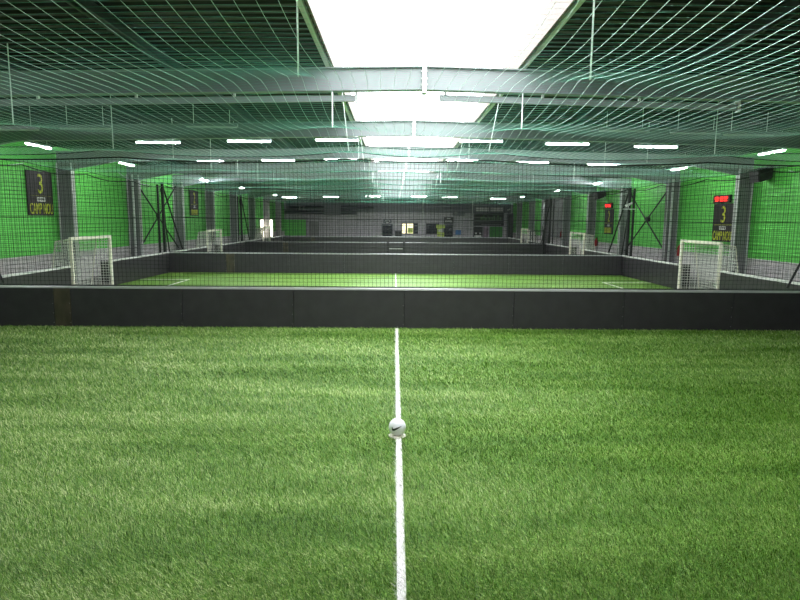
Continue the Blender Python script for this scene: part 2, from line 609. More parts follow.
PNAMES = ['nearest the camera', 'second from the camera', 'third from the camera', 'fourth from the camera', 'by the back wall']
for k in range(5):
    y0 = BY[k] + .06
    y1 = BY[k + 1] - .06 if k < 4 else WB - 2.2
    m = MB().box(XL + .05, XR - .05, y0, y1, -.02, .0)
    # recesses in front of the goals
    t = m.build('turf', mt['turf'])
    tag(t, 'green artificial turf of the pitch ' + PNAMES[k], 'turf', kind='structure')
    yc = (y0 + y1) / 2
    if k < 4:
        hline(.036, .106, y0 + .02, y1 - .02).build('halfway_line', mt['line'], t)['label'] = 'white halfway line'
        for s, xe in ((1, XL + .06), (-1, XR - .06)):
            a, b = sorted((xe, xe + s * 2.25))
            pa = MB()
            for yy in (yc - 4.15, yc + 4.08):
                pa.box(a, b, yy, yy + .075, -.005, .012)
            xx = xe + s * 2.25
            pa.box(min(xx, xx - s * .075), max(xx, xx - s * .075), yc - 4.075, yc + 4.08, -.005, .012)
            pa.build('penalty_area_line', mt['line'], t)['label'] = 'white penalty area line'
    if k == 0:
        # upright pile of the near pitch, thinning out with distance
        n = 600000
        u = RNG.random(n)
        ya, yb = 3.4, y1 - .02
        yy = ya * (yb / ya) ** (u ** .92)
        half = np.minimum(.72 * yy + .6, XR - .1)
        xx = (RNG.random(n) * 2 - 1) * half + .04
        keep = (xx > XL + .1)
        xx, yy = xx[keep], yy[keep]
        n = len(xx)
        sc_ = np.clip(yy / 6.0, .8, 2.2)
        h = (.022 + .014 * RNG.random(n)) * (0.9 + .25 * sc_)
        w = .0038 * sc_ * (0.7 + .6 * RNG.random(n))
        lean = np.abs(RNG.normal(.75, .55, n)) * h       # the pile lies over towards the left wall
        la = PI + RNG.normal(0.5 * np.sin(xx * .35 + 1.7 * np.sin(yy * 1.9)), .75, n)
        ang = la + PI / 2 + RNG.normal(0, .6, n)
        px, py = np.cos(ang) * w / 2, np.sin(ang) * w / 2
        tx, ty = xx + np.cos(la) * lean, yy + np.sin(la) * lean
        V = np.empty((n, 4, 3), np.float32)
        V[:, 0] = np.stack([xx - px, yy - py, np.full(n, -.001)], -1)
        V[:, 1] = np.stack([xx + px, yy + py, np.full(n, -.001)], -1)
        V[:, 2] = np.stack([tx + px * .45, ty + py * .45, h], -1)
        V[:, 3] = np.stack([tx - px * .45, ty - py * .45, h], -1)
        on = (xx > .0355) & (xx < .1065)
        Fq = np.arange(n * 4).reshape(n, 4)
        o = np_mesh('grass_blades', V[~on].reshape(-1, 3), Fq[:(~on).sum()], mt['blades'], t)
        o['kind'] = 'stuff'
        o = np_mesh('line_pile', V[on].reshape(-1, 3), Fq[:on.sum()], mt['line'], t)
        o['kind'] = 'stuff'
        o['label'] = 'white turf fibres of the halfway line'

# ------------------------------------------------------------------ boards
EDGES = [XL, -8.75, -8.32, -5.46, -2.6, .26, 3.1, 5.96, 8.8, XR]
BH = 1.03
BN = ['nearest the camera', 'second from the camera', 'third from the camera', 'in front of the back wall']
for k, y in enumerate(BY):
    if k == 0:
        continue
    t = thing('rebound_board', 'low black board wall across the hall, ' + BN[k - 1], 'board wall', (0, y, 0))
    for i in range(len(EDGES) - 1):
        a, b = EDGES[i] + .006, EDGES[i + 1] - .006
        worn = (i == 1)
        if k == 3 and i == 5:
            # opening with a wicket gate
            pass
        MB().box(a, b, y - .05, y + .05, 0, BH - .035, .004).build('panel', mt['wornboard'] if worn else mt['board'], t)
        if worn:
            list(t.children)[-1]['label'] = 'narrow worn brown panel'
    MB().box(XL, XR, y - .02, y + .02, 0, BH - .035).build('core', mt['plasticblack'], t)
    MB().box(XL, XR, y - .06, y + .06, BH - .035, BH + .015, .012).build('top_rail', mt['cap'], t)['label'] = 'pale metal top rail'
    b = MB()
    for e in EDGES[1:-1]:
        for zz in (.1, .35, .6):
            b.box(e - .03, e - .021, y - .056, y - .049, zz, zz + .009)
    b.build('bolt', mt['cap'], t)['kind'] = 'stuff'
    if k == 3:
        for x in (-.52, .72):
            MB().box(x - .1, x + .1, y - .11, y + .09, 0, 1.055).build('gate_post', mt['black'], t)
        MB().box(-.47, .67, y - .075, y - .055, .52, .56).build('gate_rail', mt['cap'], t)
# side boards with a recess at each goal
GW = 3.0
for k in range(0, 4):
    yc = (BY[k] + BY[k + 1]) / 2
    for side, x, s in (('left', XL, -1), ('right', XR, 1)):
        for which, ya, yb in (('nearer', BY[k] + .06, yc - GW / 2 - .1), ('farther', yc + GW / 2 + .1, BY[k + 1] - .06)):
            t = thing('rebound_board', '%s side board of the pitch %s, %s than its goal' % ('dark ' + side, PNAMES[k], which),
                      'board wall', (x, (ya + yb) / 2, 0))
            xa, xb = sorted((x, x + s * .1))
            n = 2
            for q in range(n):
                a = ya + (yb - ya) * q / n
                b = ya + (yb - ya) * (q + 1) / n
                MB().box(xa, xb, a + .004, b - .004, 0, BH - .04, .004).build('panel', mt['board'], t)
            MB().box(xa - .015, xb + .015, ya, yb, BH - .04, BH + .02, .008).build('top_rail', mt['whitecap'], t)['label'] = 'white top rail'
            ye = yb - .06 if which == 'nearer' else ya
            xr0, xr1 = sorted((x + s * .12, x + s * .5))
            MB().box(xr0, xr1, ye, ye + .06, 0, BH).build('end_panel', mt['board'], t)


# ------------------------------------------------------------------ goals
def make_goal(label):
    """opens towards +X, centre of the mouth on the origin"""
    t = thing('football_goal', label, 'goal')
    w, h, r = GW / 2, 1.98, .05
    for y in (-w, w):
        MB().box(-r, r, y - r, y + r, 0, h, .012).build('post', mt['white'], t)
    MB().box(-r, r, -w - r, w + r, h, h + 2 * r, .012).build('crossbar', mt['white'], t)
    dt, db = -.55, -.85
    bf = MB()
    for y in (-w, w):
        bf.tube([(0, y, h + .04), (dt, y, h - .06), (db, y, .03), (0, y, .03)], .02, 8)
    bf.tube([(dt, -w, h - .06), (dt, w, h - .06)], .02, 8)
    bf.tube([(db, -w, .03), (db, w, .03)], .02, 8)
    bf.build('back_frame', mt['white'], t)
    c = .11
    L2 = []
    ys = np.arange(-w, w + .001, c)
    back = [[(0, y, h + .02), (dt, y, h - .07), (db + .1, y, 1.0), (db + .0, y, .03)] for y in ys]
    P = [cords(back, .012)]
    rows = []
    for z in np.arange(.1, h - .1, c):
        x = db + (dt - db) * (z - .03) / (h - .09)
        rows.append([(0, -w, z), (x, -w, z), (x, w, z), (0, w, z)])
    for x in (-.15, -.3, -.43):
        rows.append([(x, -w, h - .02), (x, -w + .01, h - .02), (x, w - .01, h - .02), (x, w, h - .02)])
    for x in np.arange(-.11, db, -c):
        pass
    P.append(cords(rows, .012))
    side = []
    for y in (-w, w):
        for x in (-.11, -.22, -.33, -.44, -.55, -.66, -.77):
            zt = h - .05 if x >= dt else (h - .06) * (x - db) / (dt - db)
            side.append([(x, y, .03), (x, y, max(.06, zt))])
    P.append(cords(side, .012))
    v, f_ = join(P)
    np_mesh('goal_net', v, f_, mt['netwhite'], t)
    return t


GN = ['nearest', 'second', 'third']
goal0 = None
for k in range(1, 4):
    yc = (BY[k] + BY[k + 1]) / 2
    for side, x, s in (('left', XL, 1), ('right', XR, -1)):
        lab = ['white goal let into the %s side boards, nearest the camera', 'white goal let into the %s side boards, second from the camera',
               'small distant white goal by the %s side boards, farthest from the camera'][k - 1] % side
        if goal0 is None:
            goal0 = g = make_goal(lab)
        else:
            g = dup(goal0, (0, 0, 0), lab)
        g.location = (x, yc, 0)
        g.rotation_euler = (0, 0, 0 if s > 0 else PI)
        g['group'] = 'white football goals'

# ------------------------------------------------------------------ nets
XN = np.array([XL, -7.0, -1.16, 2.33, 8.0, XR])


def bays(x, nodes):
    i = np.clip(np.searchsorted(nodes, x, 'right') - 1, 0, len(nodes) - 2)
    a, b = nodes[i], nodes[i + 1]
    return np.clip((x - a) / (b - a), 0, 1), b - a


def net_z(x, y, yn, z0, sx, sy):
    """a slack sheet lifted into small tents where the suspension wires hold it"""
    x, y = np.asarray(x, float), np.asarray(y, float)
    z = np.full(np.broadcast(x, y).shape, z0 - sx - sy)
    lift = np.zeros_like(z)
    for xn in XN[1:-1]:
        for q in yn:
            d = np.hypot(x - xn, y - q)
            lift = np.maximum(lift, np.exp(-d / 1.1))
    u, wu = bays(x, XN)
    v, wv = bays(y, yn)
    return z + sy * lift + sx * (1 - 4 * v * (1 - v))


for k in range(4):
    y0, y1 = BY[k] + .08, BY[k + 1] - .08
    yn = np.linspace(y0, y1, 5)
    z0 = 4.5 if k == 0 else 4.68
    cell = .16 if k == 0 else .17
    step = .2 if k == 0 else .5
    rad = .0021 if k == 0 else .002
    cross = .105 if k == 0 else .15
    if k > 1:
        cell, cross, rad = .2, .2, .0028
    sx, sy = (.05, .2) if k == 0 else (.06, .16)
    t = thing('ceiling_net', ['pale green ceiling net hanging over the nearest pitch', 'teal ceiling net over the second pitch from the camera',
                              'teal ceiling net over the third pitch from the camera', 'teal ceiling net over the fourth pitch, before the back wall'][k],
              'net', (0, (y0 + y1) / 2, z0))
    xs = np.arange(XL, XR + .01, cell)
    yy = np.append(np.arange(y0, y1, step), y1)
    X, Y = np.meshgrid(xs, yy, indexing='ij')
    A = np.stack([X + .02 * np.sin(Y * 1.3 + X), Y, net_z(X, Y, yn, z0, sx, sy)], -1)
    ys = np.arange(y0, y1 + .01, cross)
    xx = np.append(np.arange(XL, XR, step), XR)
    Y2, X2 = np.meshgrid(ys, xx, indexing='ij')
    B = np.stack([X2, Y2 + .02 * np.sin(X2 * 1.1), net_z(X2, Y2, yn, z0, sx, sy)], -1)
    v, f_ = cords(A, rad)
    np_mesh('long_cords', v, f_, mt['netpale'], t)['label'] = 'pale cords running along the hall'
    v, f_ = cords(B, rad * .42)
    np_mesh('cross_cords', v, f_, mt['netteal'], t)['label'] = 'teal cords running across the hall'
    rp = MB()
    for xn in (XL, XR):
        rp.tube([(xn, q, float(net_z(np.array([xn]), np.array([q]), yn, z0, sx, sy)[0])) for q in np.linspace(y0, y1, 33)], .012, 6)
    for q in (y0 + .03, y1 - .03):
        rp.tube([(xq, q, float(net_z(np.array([xq]), np.array([q]), yn, z0, sx, sy)[0])) for xq in np.linspace(XL, XR, 60)], .012, 6)
    rp.build('border_rope', mt['netblack'], t)
    for j, yq in enumerate(yn):
        if k and j == 0:
            continue
        for xn in XN[1:-1]:
            if k == 0 and yq < 5:
                continue
            topx, topy, topz = xn, yq, zr(xn) - .02
            if -1.3 < xn < 2.8:
                topx = OX0 + .02 if xn < RX else OX1 - .02
                topz = 6.0
                yb = min(FRAMES, key=lambda q: abs(q - yq))
                if abs(yb - yq) < 1.6:
                    topx, topy, topz = xn * yb / yq, yb, 5.41
            MB().tube([(xn, yq, z0 - .02), (topx, topy, topz)], .011, 5).build('suspension_wire', mt['wire'], t)

ROPE_T = [4.3, 4.36, 4.36, 4.36]
for k in range(1, 5):
    y = BY[k]
    t = thing('barrier_net', ['black barrier net standing above the nearest board wall', 'black barrier net above the second board wall',
                              'black barrier net above the third board wall', 'black barrier net above the board wall before the back wall'][k - 1], 'net', (0, y, BH + .03))
    c = .105 if k == 1 else .16 if k == 2 else .22
    r = .0042 if k == 1 else .0045 if k == 2 else .006
    zt = ROPE_T[k - 1]
    xs = np.arange(XL, XR + .01, c)

    def sag(x, k=k):
        u, wu = bays(np.asarray(x, float), XN)
        return -.1 * 4 * u * (1 - u) * wu / 5.6
    zz = np.linspace(BH + .03, zt, 7)
    A = np.stack([np.repeat(xs[:, None], 7, 1) + .012 * np.sin(zz[None, :] * 3 + xs[:, None]), np.full((len(xs), 7), y),
                  BH + .03 + (zt - BH - .03 + sag(xs))[:, None] * np.linspace(0, 1, 7)[None, :]], -1)
    xx = np.linspace(XL, XR, 60)
    hs = np.arange(BH + .06, zt, c)
    B = np.stack([np.repeat(xx[None, :], len(hs), 0), np.full((len(hs), 60), y),
                  BH + .03 + (hs[:, None] - BH - .03) * (1 + sag(xx)[None, :] / (zt - BH - .03)) + .01 * np.sin(xx[None, :] * .9 + hs[:, None] * 5)], -1)
    v, f_ = join([cords(A, r), cords(B, r)])
    np_mesh('netting', v, f_, mt['netblack'], t)
    m = MB().tube([(q, y, zt + float(sag([q])[0])) for q in np.linspace(XL, XR, 60)], .018, 6)
    m.build('top_rope', mt['netblack'], t)
    MB().tube([(q, y, 2.8 + .012 * math.sin(q * 2.1)) for q in np.linspace(XL, XR, 60)], .0075, 6).build('middle_rope', mt['netblack'], t)
    MB().tube([(q, y, BH + .035) for q in (XL, 0, XR)], .014, 6).build('bottom_rope', mt['netblack'], t)

for k in range(1, 4):
    y0, y1 = BY[k] + .03, BY[k + 1] - .03
    yc = (y0 + y1) / 2
    for side, x in (('left', XL - .05), ('right', XR + .05)):
        t = thing('barrier_net', 'black side net above the %s boards of the pitch %s' % (side, PNAMES[k]), 'net', (x, yc, BH + .03))
        c = .12 if k == 1 else .2
        r = .0045 if k == 1 else .006
        zt = 4.42
        A, B = [], []
        for yy in np.arange(y0, y1, c):
            zb = 2.25 if abs(yy - yc) < GW / 2 + .08 else BH + .03
            A.append([(x, yy, zb), (x, yy, zt)])
        for z in np.arange(BH + .06, zt, c):
            if z < 2.25:
                B.append([(x, y0, z), (x, yc - GW / 2 - .1, z)])
                B.append([(x, yc + GW / 2 + .1, z), (x, y1, z)])
            else:
                B.append([(x, y0, z), (x, y1, z)])
        v, f_ = join([cords(A, r), cords(B, r)])
        np_mesh('netting', v, f_, mt['netblack'], t)
        m = MB()
        m.tube([(x, q, zt - .14 * math.sin(PI * ((q - y0) / (y1 - y0) * 4 % 1))) for q in np.linspace(y0, y1, 41)], .018, 6)
        m.build('top_rope', mt['netblack'], t)

# net posts with their stays at the board corners
for k in (2, 3):
    y = BY[k]
    for side, x, s in (('left', XL - .28, -1), ('right', XR + .28, 1)):
        t = thing('net_post', 'tall black net post at the %s end of the %s board wall, with slanting stays' % (side, ORD[k - 1]), 'post', (x + s * .08, y, 0))
        MB().box(x - .06, x + .06, y + .1, y + .22, 0, 4.6).build('post', mt['black'], t)
        MB().box(x + s * .24 - .045, x + s * .24 + .045, y + .12, y + .2, 0, 4.5).build('post', mt['black'], t)
        MB().tube([(x, y + .2, 4.45), (x + s * .1, y + 3.1, 1.0)], .045, 6).build('stay', mt['black'], t)
        MB().tube([(x + s * .1, y + .2, 4.3), (x + s * .2, y + 1.6, .0)], .035, 6).build('stay', mt['black'], t)
        MB().box(x - .12, x + .12, y + .06, y + .26, 0, .02).build('base_plate', mt['black'], t)
        if side == 'right' and k == 2:
            MB().box(x - .35, x + .3, y + .02, y + .1, 3.42, 3.46).build('crossarm', mt['flange'], t)
            cpost = t

# slanting corner stays of the nearest net
for side, xa, xb in (('left', -10.1, -11.5), ('right', 10.28, 11.6)):
    t = MB().tube([(xa, 15.53, BH + .07), (xb, 15.53, 4.1 if side == 'right' else 4.3)], .03, 8).build('net_stay', mt['black'])
    tag(t, 'black slanting stay rising from the nearest board wall at its %s end' % side, 'stay')

# white guy cords from the nets to the walls
for nm, a, b, lab in (('guy_cord', (XR + .12, 15.45, 4.3), (WR - .8, 22.6, 4.72), 'white cord tying the nearest net corner to the right wall'),
                      ('guy_cord', (XL - .12, 15.45, 4.3), (WL + .8, 22.6, 4.75), 'white cord tying the nearest net corner to the left wall'),
                      ('guy_cord', (XL - .06, 29.3, 4.36), (WL + .8, 30.2, 5.0), 'white cord from the left side net to the green wall'),
                      ('guy_cord', (XR + .12, 34.0, 4.36), (WR - .8, 34.8, 4.7), 'white slack cord from the right side net to the green wall')):
    a, b = Vector(a), Vector(b)
    pts = []
    for i in range(9):
        q = i / 8
        p = a.lerp(b, q)
        p.z -= .15 * 4 * q * (1 - q)
        pts.append(p)
    tag(MB().tube(pts, .012, 6).build(nm, mt['wire']), lab, 'cord')


# ------------------------------------------------------------------ tube lights
def make_light(label, lit):
    """batten along X, hung on two rods; origin at its middle, on the underside of the roof above it"""
    t = thing('tube_light', label, 'light')
    m = MB().box(-.72, .72, -.06, .06, -.62, -.555, .01)
    hs = m.build('housing', mt['steel'], t)
    if lit:
        MB().tube([(-.7, 0, -.645), (.7, 0, -.645)], .019, 10).build('tube', mt['tube'], t, True)
    else:
        MB().tube([(-.7, 0, -.65), (.7, 0, -.65)], .02, 8).build('tube', mt['tubeoff'], t, True)
    for x in (-.5, .5):
        MB().tube([(x, 0, -.56), (x, 0, .0)], .008, 5).build('hanger', mt['wire'], hs)
    return t


LIT = OFF = None
POS = ['leftmost', 'second from the left', 'third from the left', 'third from the right', 'second from the right', 'rightmost']
LX = [-7.8, -4.81, -1.91, 2.83, 5.68, 8.63]
LX2 = [-8.2, -5.1, -2.38, 2.97, 6.0, 9.15]
ROWS = [        (5.6, True, LX, 'unseen row over near pitch', 0),  # out of view above the frame, lit to brighten the near turf and ball
        (17.2, False, [-10.6, -8.6, -5.1, 6.4, 8.4, 9.9], 'unlit row between the first two roof beams', 0),
        (20.3, True, LX, 'nearest lit row', 0),
        (26.8, True, LX2, 'second lit row', .02),
        (33.5, True, LX2, 'third lit row', .1),
        (60.0, True, [-10.4, -6.3, -2.2, 2.4, 5.4, 10.2], 'small far row before the back wall', -.3)]
for y, lit, xs, row, dz in ROWS:
    for i, x in enumerate(xs):
        lab = '%s tube light hanging under the roof, %s of the %s' % ('lit white' if lit else 'dark', POS[i], row)
        lab = ' '.join(lab.split()[:16])
        if lit:
            if LIT is None:
                LIT = g = make_light(lab, True)
            else:
                g = dup(LIT, (0, 0, 0), lab)
        else:
            if OFF is None:
                OFF = g = make_light(lab, False)
            else:
                g = dup(OFF, (0, 0, 0), lab)
        if OX0 - .8 < x < OX1 + .8 and abs(x - RX) < 1.9:
            x = x
        g.location = (x, y, zr(x) - .002 + dz)
        g['group'] = 'tube lights in the ' + row
for side, x in (('left', -12.0), ('right', 12.8)):
    for j, y in enumerate((20.8, 27.5, 38.5, 48.0, 61.0, 14.1, 7.4)):  # from the third on, tubes added to keep the green walls bright
        if side == 'right' and j > 4:  # last two: unseen near tubes added on the left only, brightening that turf
            continue
        lab = 'lit tube light running along the %s wall, %s' % (side, 'nearest in view' if j == 0 else ORD[j] + ' in view' if j < 5 else ORD[j - 5] + ' unseen addition, back from the nearest')
        g = dup(LIT, (x, y, zr(x) - .002), lab, 'tube lights along the walls', PI / 2)


# ------------------------------------------------------------------ wall signs, timers, speakers, extinguishers
def text_mesh(body, width, height, thick=.012):
    """letters on the local XZ plane, centred on the origin, facing -Y"""
    cu = bpy.data.curves.new('lettering', 'FONT')
    cu.body = body
    cu.align_x = 'CENTER'
    cu.extrude = .02
    cu.resolution_u = 3
    o = bpy.data.objects.new('lettering', cu)
    COL.objects.link(o)
    dg = bpy.context.evaluated_depsgraph_get()
    me = bpy.data.meshes.new_from_object(o.evaluated_get(dg))
    bpy.data.objects.remove(o)
    n = len(me.vertices)
    co = np.empty(n * 3, np.float32)
    me.vertices.foreach_get('co', co)
    co = co.reshape(-1, 3)
    mn, mx = co.min(0), co.max(0)
    c2 = np.empty_like(co)
    c2[:, 0] = (co[:, 0] - (mn[0] + mx[0]) / 2) / (mx[0] - mn[0]) * width
    c2[:, 2] = (co[:, 1] - (mn[1] + mx[1]) / 2) / (mx[1] - mn[1]) * height
    c2[:, 1] = -co[:, 2] / .04 * thick
    me.vertices.foreach_set('co', c2.ravel())
    me.update()
    return me


def add_text(name, body, width, height, mat, parent, loc, dy=0):
    me = text_mesh(body, width, height)
    me.materials.clear()
    me.materials.append(mat)
    o = bpy.data.objects.new(name, me)
    COL.objects.link(o)
    o.parent = parent
    o.location = loc
    return o


def make_sign(label, number, word, w=1.75, h=1.76):
    """pitch sign facing -Y in local space, origin at its bottom centre on the wall"""
    t = thing('pitch_sign', label, 'sign')
    t0 = t
    t = MB().box(-w / 2, w / 2, -.05, -.005, 0, h, .006).build('panel', mt['sign'], t)
    add_text('number', number, .34, .78, mt['signtext'], t, (0, -.056, h * .72))
    MB().box(-w * .42, w * .42, -.056, -.048, h * .44, h * .448).build('divider', mt['signtext'], t)
    MB().box(-.27, .27, -.058, -.048, h * .315, h * .41).build('name_plate', mt['signwhite'], t)
    m = MB()
    for i, x in enumerate((-.2, -.11, -.02, .07, .16)):
        m.box(x, x + .05, -.061, -.057, h * .33 + .02 * (i % 2), h * .395)
    m.build('plate_marks', mt['sign'], t)
    if word:
        add_text('lettering', word, w * .9, .44, mt['signtext'], t, (0, -.056, h * .155))
    return t0


s1 = make_sign('black pitch sign with yellow-green 3, on the left wall nearest the camera', '3', 'CAMP NOU')
s1.location = (WL + .04, 24.75, 2.86)
s1.rotation_euler = (0, 0, PI / 2)
s2 = dup(s1, (WR - .04, 28.15, 1.9), 'black pitch sign with yellow-green 3, under the nearest red timer', None, -PI / 2)
s3 = make_sign('small far black pitch sign on the left green wall', '2', None)
mm = MB()
for i in range(7):
    x = -.72 + i * .2
    mm.box(x, x + .13, -.06, -.048, .08, .46)
mm.build('lettering_strokes', mt['signtext'], s3.children[0])
s3.location = (WL + .04, 43.55, 2.97)
s3.rotation_euler = (0, 0, PI / 2)
s4 = dup(s3, (WR - .04, 43.25, 1.9), 'small far black pitch sign on the right wall, under a red timer', None, -PI / 2)
for s in (s1, s2, s3, s4):
    s['group'] = 'black pitch signs'

SEG = {'0': 'abcdef', '1': 'bc', '2': 'abged', '3': 'abgcd', '4': 'fgbc', '5': 'afgcd', '8': 'abcdefg', '7': 'abc', '9': 'abcdfg', '6': 'afgedc'}


def make_timer(label, txt):
    t = thing('wall_timer', label, 'timer')
    MB().box(-.7, .7, -.12, -.005, 0, .36, .01).build('housing', mt['plasticblack'], t)
    dw = MB().box(-.62, .62, -.126, -.118, .05, .31).build('display_window', mt['ledback'], t)
    m = MB()
    x = -.56
    for ch in txt:
        if ch == ':':
            for z in (.12, .21):
                m.box(x, x + .03, -.134, -.125, z, z + .03)
            x += .075
            continue
        w, h, q = .12, .2, .028
        z0 = .08
        for sname in SEG[ch]:
            r = {'a': (0, w, h - q, h), 'd': (0, w, 0, q), 'g': (0, w, h / 2 - q / 2, h / 2 + q / 2), 'f': (0, q, h / 2, h), 'e': (0, q, 0, h / 2),
                 'b': (w - q, w, h / 2, h), 'c': (w - q, w, 0, h / 2)}[sname]
            m.box(x + r[0], x + r[1], -.134, -.125, z0 + r[2], z0 + r[3])
        x += .165
    m.build('digits', mt['led'], dw)
    return t


t1 = make_timer('black wall timer with red digits, above the nearest right-hand sign', '40:18:32')
t1.location = (WR - .05, 28.3, 3.70)
t1.rotation_euler = (0, 0, -PI / 2)
t2 = dup(t1, (WR - .05, 43.3, 3.74), 'small far wall timer glowing red, beyond the second net post', None, -PI / 2)
for s in (t1, t2):
    s['group'] = 'red wall timers'


def make_speaker(label):
    """tapered black loudspeaker tilted down on a bracket; back on the wall plane x=0, faces -X"""
    t = thing('loudspeaker', label, 'loudspeaker')
    c = MB()
    pts = [(-.12, .3), (-.2, -.22), (-.62, -.36), (-.72, .18)]
    c.prism([(u, v) for u, v in pts], lambda u, v, q: (u, -.36 + .72 * q, v))
    c.build('cabinet', mt['plasticblack'], t)
    g = MB()
    g.prism([(-.635, -.33), (-.725, .15), (-.745, .145), (-.655, -.335)], lambda u, v, q: (u, -.32 + .64 * q, v))
    g.build('grille', mt['black'], t)
    MB().box(-.16, -.002, -.05, .05, -.06, .06).box(-.03, -.002, -.12, .12, -.14, .14).build('bracket', mt['black'], t)
    return t


sp = make_speaker('black loudspeaker tilted from the right wall beside the nearest column')
sp.location = (WR - .03, 24.9, 4.78)
sp2 = dup(sp, (WR - .03, 44.4, 4.75), 'small far black loudspeaker above the distant red timer')
for s in (sp, sp2):
    s['group'] = 'loudspeakers on the right wall'

# white camera on the right net post
def make_cam(label):
    t = thing('security_camera', label, 'camera')
    MB().tube([(0, 0, 0), (0, 0, .14)], .02, 8).build('stem', mt['whitecap'], t)
    m = MB()
    m.prism([(-.2, .1), (.16, .27), (.2, .19), (-.14, .02)], lambda u, v, q: (u, -.07 + .14 * q, v + .06))
    m.build('body', mt['whitecap'], t)
    MB().tube([(-.16, 0, .13), (-.2, 0, .11)], .045, 10).build('lens', mt['black'], t)
    return t


sc1 = make_cam('white floodlight camera on the crossarm of the right net post')
sc1.location = (XR + .2, BY[2] + .06, 3.465)
sc2 = dup(sc1, (14.6, WB - 1.4, 4.0), 'tiny white camera high in the far right corner')
bx = MB().box(14.55, 14.65, WB - 1.5, WB - .06, 3.9, 4.0).build('camera_bracket', mt['black'])
tag(bx, 'dark arm carrying the tiny camera in the far right corner', 'bracket')


def make_ext(label):
    t = thing('fire_extinguisher', label, 'extinguisher')
    MB().lathe([(.085, 0), (.095, .02), (.095, .42), (.08, .49), (.035, .54), (.03, .58)], sides=16).build('cylinder', mt['red'], t, True)
    MB().box(-.02, .1, -.015, .015, .58, .61).box(-.02, .12, -.015, .015, .63, .65).build('handle', mt['black'], t)
    MB().tube([(.03, .02, .6), (.13, .04, .5), (.13, .04, .12)], .012, 6).build('hose', mt['black'], t)
    MB().box(.085, .14, -.05, .05, .15, .4).build('wall_bracket', mt['black'], t)
    return t


e1 = make_ext('red fire extinguisher on the wall behind the nearest right goal')
e1.location = (WR - .2, 32.05, 1.0)
e2 = dup(e1, (WR - .2, 45.4, .95), 'small red fire extinguisher by the second right goal')
e3 = dup(e1, (WR - .5, 54.0, 1.34), 'tiny dark red extinguisher against the grey lining of the right wall')
for s in (e1, e2, e3):
    s['group'] = 'fire extinguishers'

# ------------------------------------------------------------------ back wall fittings (1 px of the photo ~ 0.13 m there)
yB = WB - .02
d = thing('door_1', 'dark doorway in the middle of the back wall', 'door', (-.95, yB, 0), kind='structure')
MB().box(-1.6, -.35, yB - .06, yB, 0, 2.15).build('door_leaf', mt['darkpane'], d)
MB().box(-1.7, -1.6, yB - .1, yB, 0, 2.22).box(-.35, -.25, yB - .1, yB, 0, 2.22).box(-1.7, -.25, yB - .1, yB, 2.15, 2.25).build('door_frame', mt['backdark'], d)
s = thing('door_sign', 'grey sign with a white emblem above the middle back doorway', 'sign', (-.95, yB, 2.4))
MB().box(-1.5, -.45, yB - .06, yB, 2.35, 2.85).build('panel', mt['backdark'], s)
m = MB()
m.tube([(-.97 + .3 * math.cos(a), yB - .08, 2.6 + .15 * math.sin(a)) for a in np.linspace(0, 2 * PI, 17)], .035, 6)
m.build('emblem', mt['signwhite'], s)
b = thing('wall_cabinet', 'low dark cabinet beside the middle back doorway', 'cabinet', (.4, yB, 0))
MB().box(.0, .95, yB - .4, yB - .02, .0, 1.4).build('body', mt['backdark'], b)
MB().box(.06, .46, yB - .43, yB - .4, .1, 1.33).build('door', mt['black'], b)
MB().box(.5, .9, yB - .43, yB - .4, .1, 1.33).build('door', mt['black'], b)

w2 = tag(MB().box(.9, 3.05, yB - .06, yB, .98, 1.04).box(.9, 3.05, yB - .06, yB, 2.3, 2.38).box(.9, .97, yB - .06, yB, 1.0, 2.34)
         .box(2.98, 3.05, yB - .06, yB, 1.0, 2.34).box(1.42, 1.62, yB - .06, yB, 1.0, 2.34).box(2.38, 2.46, yB - .06, yB, 1.0, 2.34)
         .build('window_2', mt['black']), kind='structure')
MB().box(.97, 1.42, yB - .03, yB - .01, 1.04, 2.3).box(1.62, 2.38, yB - .03, yB - .01, 1.04, 2.3).build('pane', mt['warmpane'], w2)
MB().box(2.46, 2.98, yB - .03, yB - .01, 1.04, 2.3).build('pane', mt['darkpane'], w2)
MB().box(1.7, 2.36, yB - .05, yB - .03, 1.1, 1.75).build('window_poster', mt['lime'], w2)
w3 = tag(MB().box(4.1, 5.8, yB - .06, yB, .98, 1.06).box(4.1, 5.8, yB - .06, yB, 2.28, 2.36).box(4.1, 4.17, yB - .06, yB, 1.0, 2.34)
         .box(5.73, 5.8, yB - .06, yB, 1.0, 2.34).build('window_3', mt['black']), kind='structure')
MB().box(4.17, 5.73, yB - .03, yB - .01, 1.06, 2.28).build('pane', mt['darkpane'], w3)
d = thing('door_2', 'dark doorway right of the back windows', 'door', (7.0, yB, 0), kind='structure')
MB().box(6.45, 7.55, yB - .06, yB, 0, 2.2).build('door_leaf', mt['darkpane'], d)
MB().box(6.37, 6.45, yB - .1, yB, 0, 2.26).box(7.55, 7.63, yB - .1, yB, 0, 2.26).box(6.37, 7.63, yB - .1, yB, 2.2, 2.28).build('door_frame', mt['backdark'], d)
s = thing('door_sign', 'dark sign with pale curved marks above the right back doorway', 'sign', (7.0, yB, 2.3))
MB().box(6.4, 7.65, yB - .06, yB, 2.32, 3.2).build('panel', mt['black'], s)
m = MB()
for rr, zc in ((.45, 2.45), (.28, 2.45)):
    m.tube([(7.0 + rr * math.cos(a), yB - .08, zc + rr * .8 * math.sin(a)) for a in np.linspace(.2, PI - .2, 11)], .04, 6)
m.box(6.75, 7.25, yB - .09, yB - .06, 2.98, 3.08)
m.build('emblem', mt['signwhite'], s)
t = thing('standing_banner', 'lime green stand between the dark window and the right back doorway', 'banner', (5.9, WB - .8, 0))
MB().box(5.35, 6.5, WB - .9, WB - .86, 1.75, 2.2).build('header', mt['lime'], t)
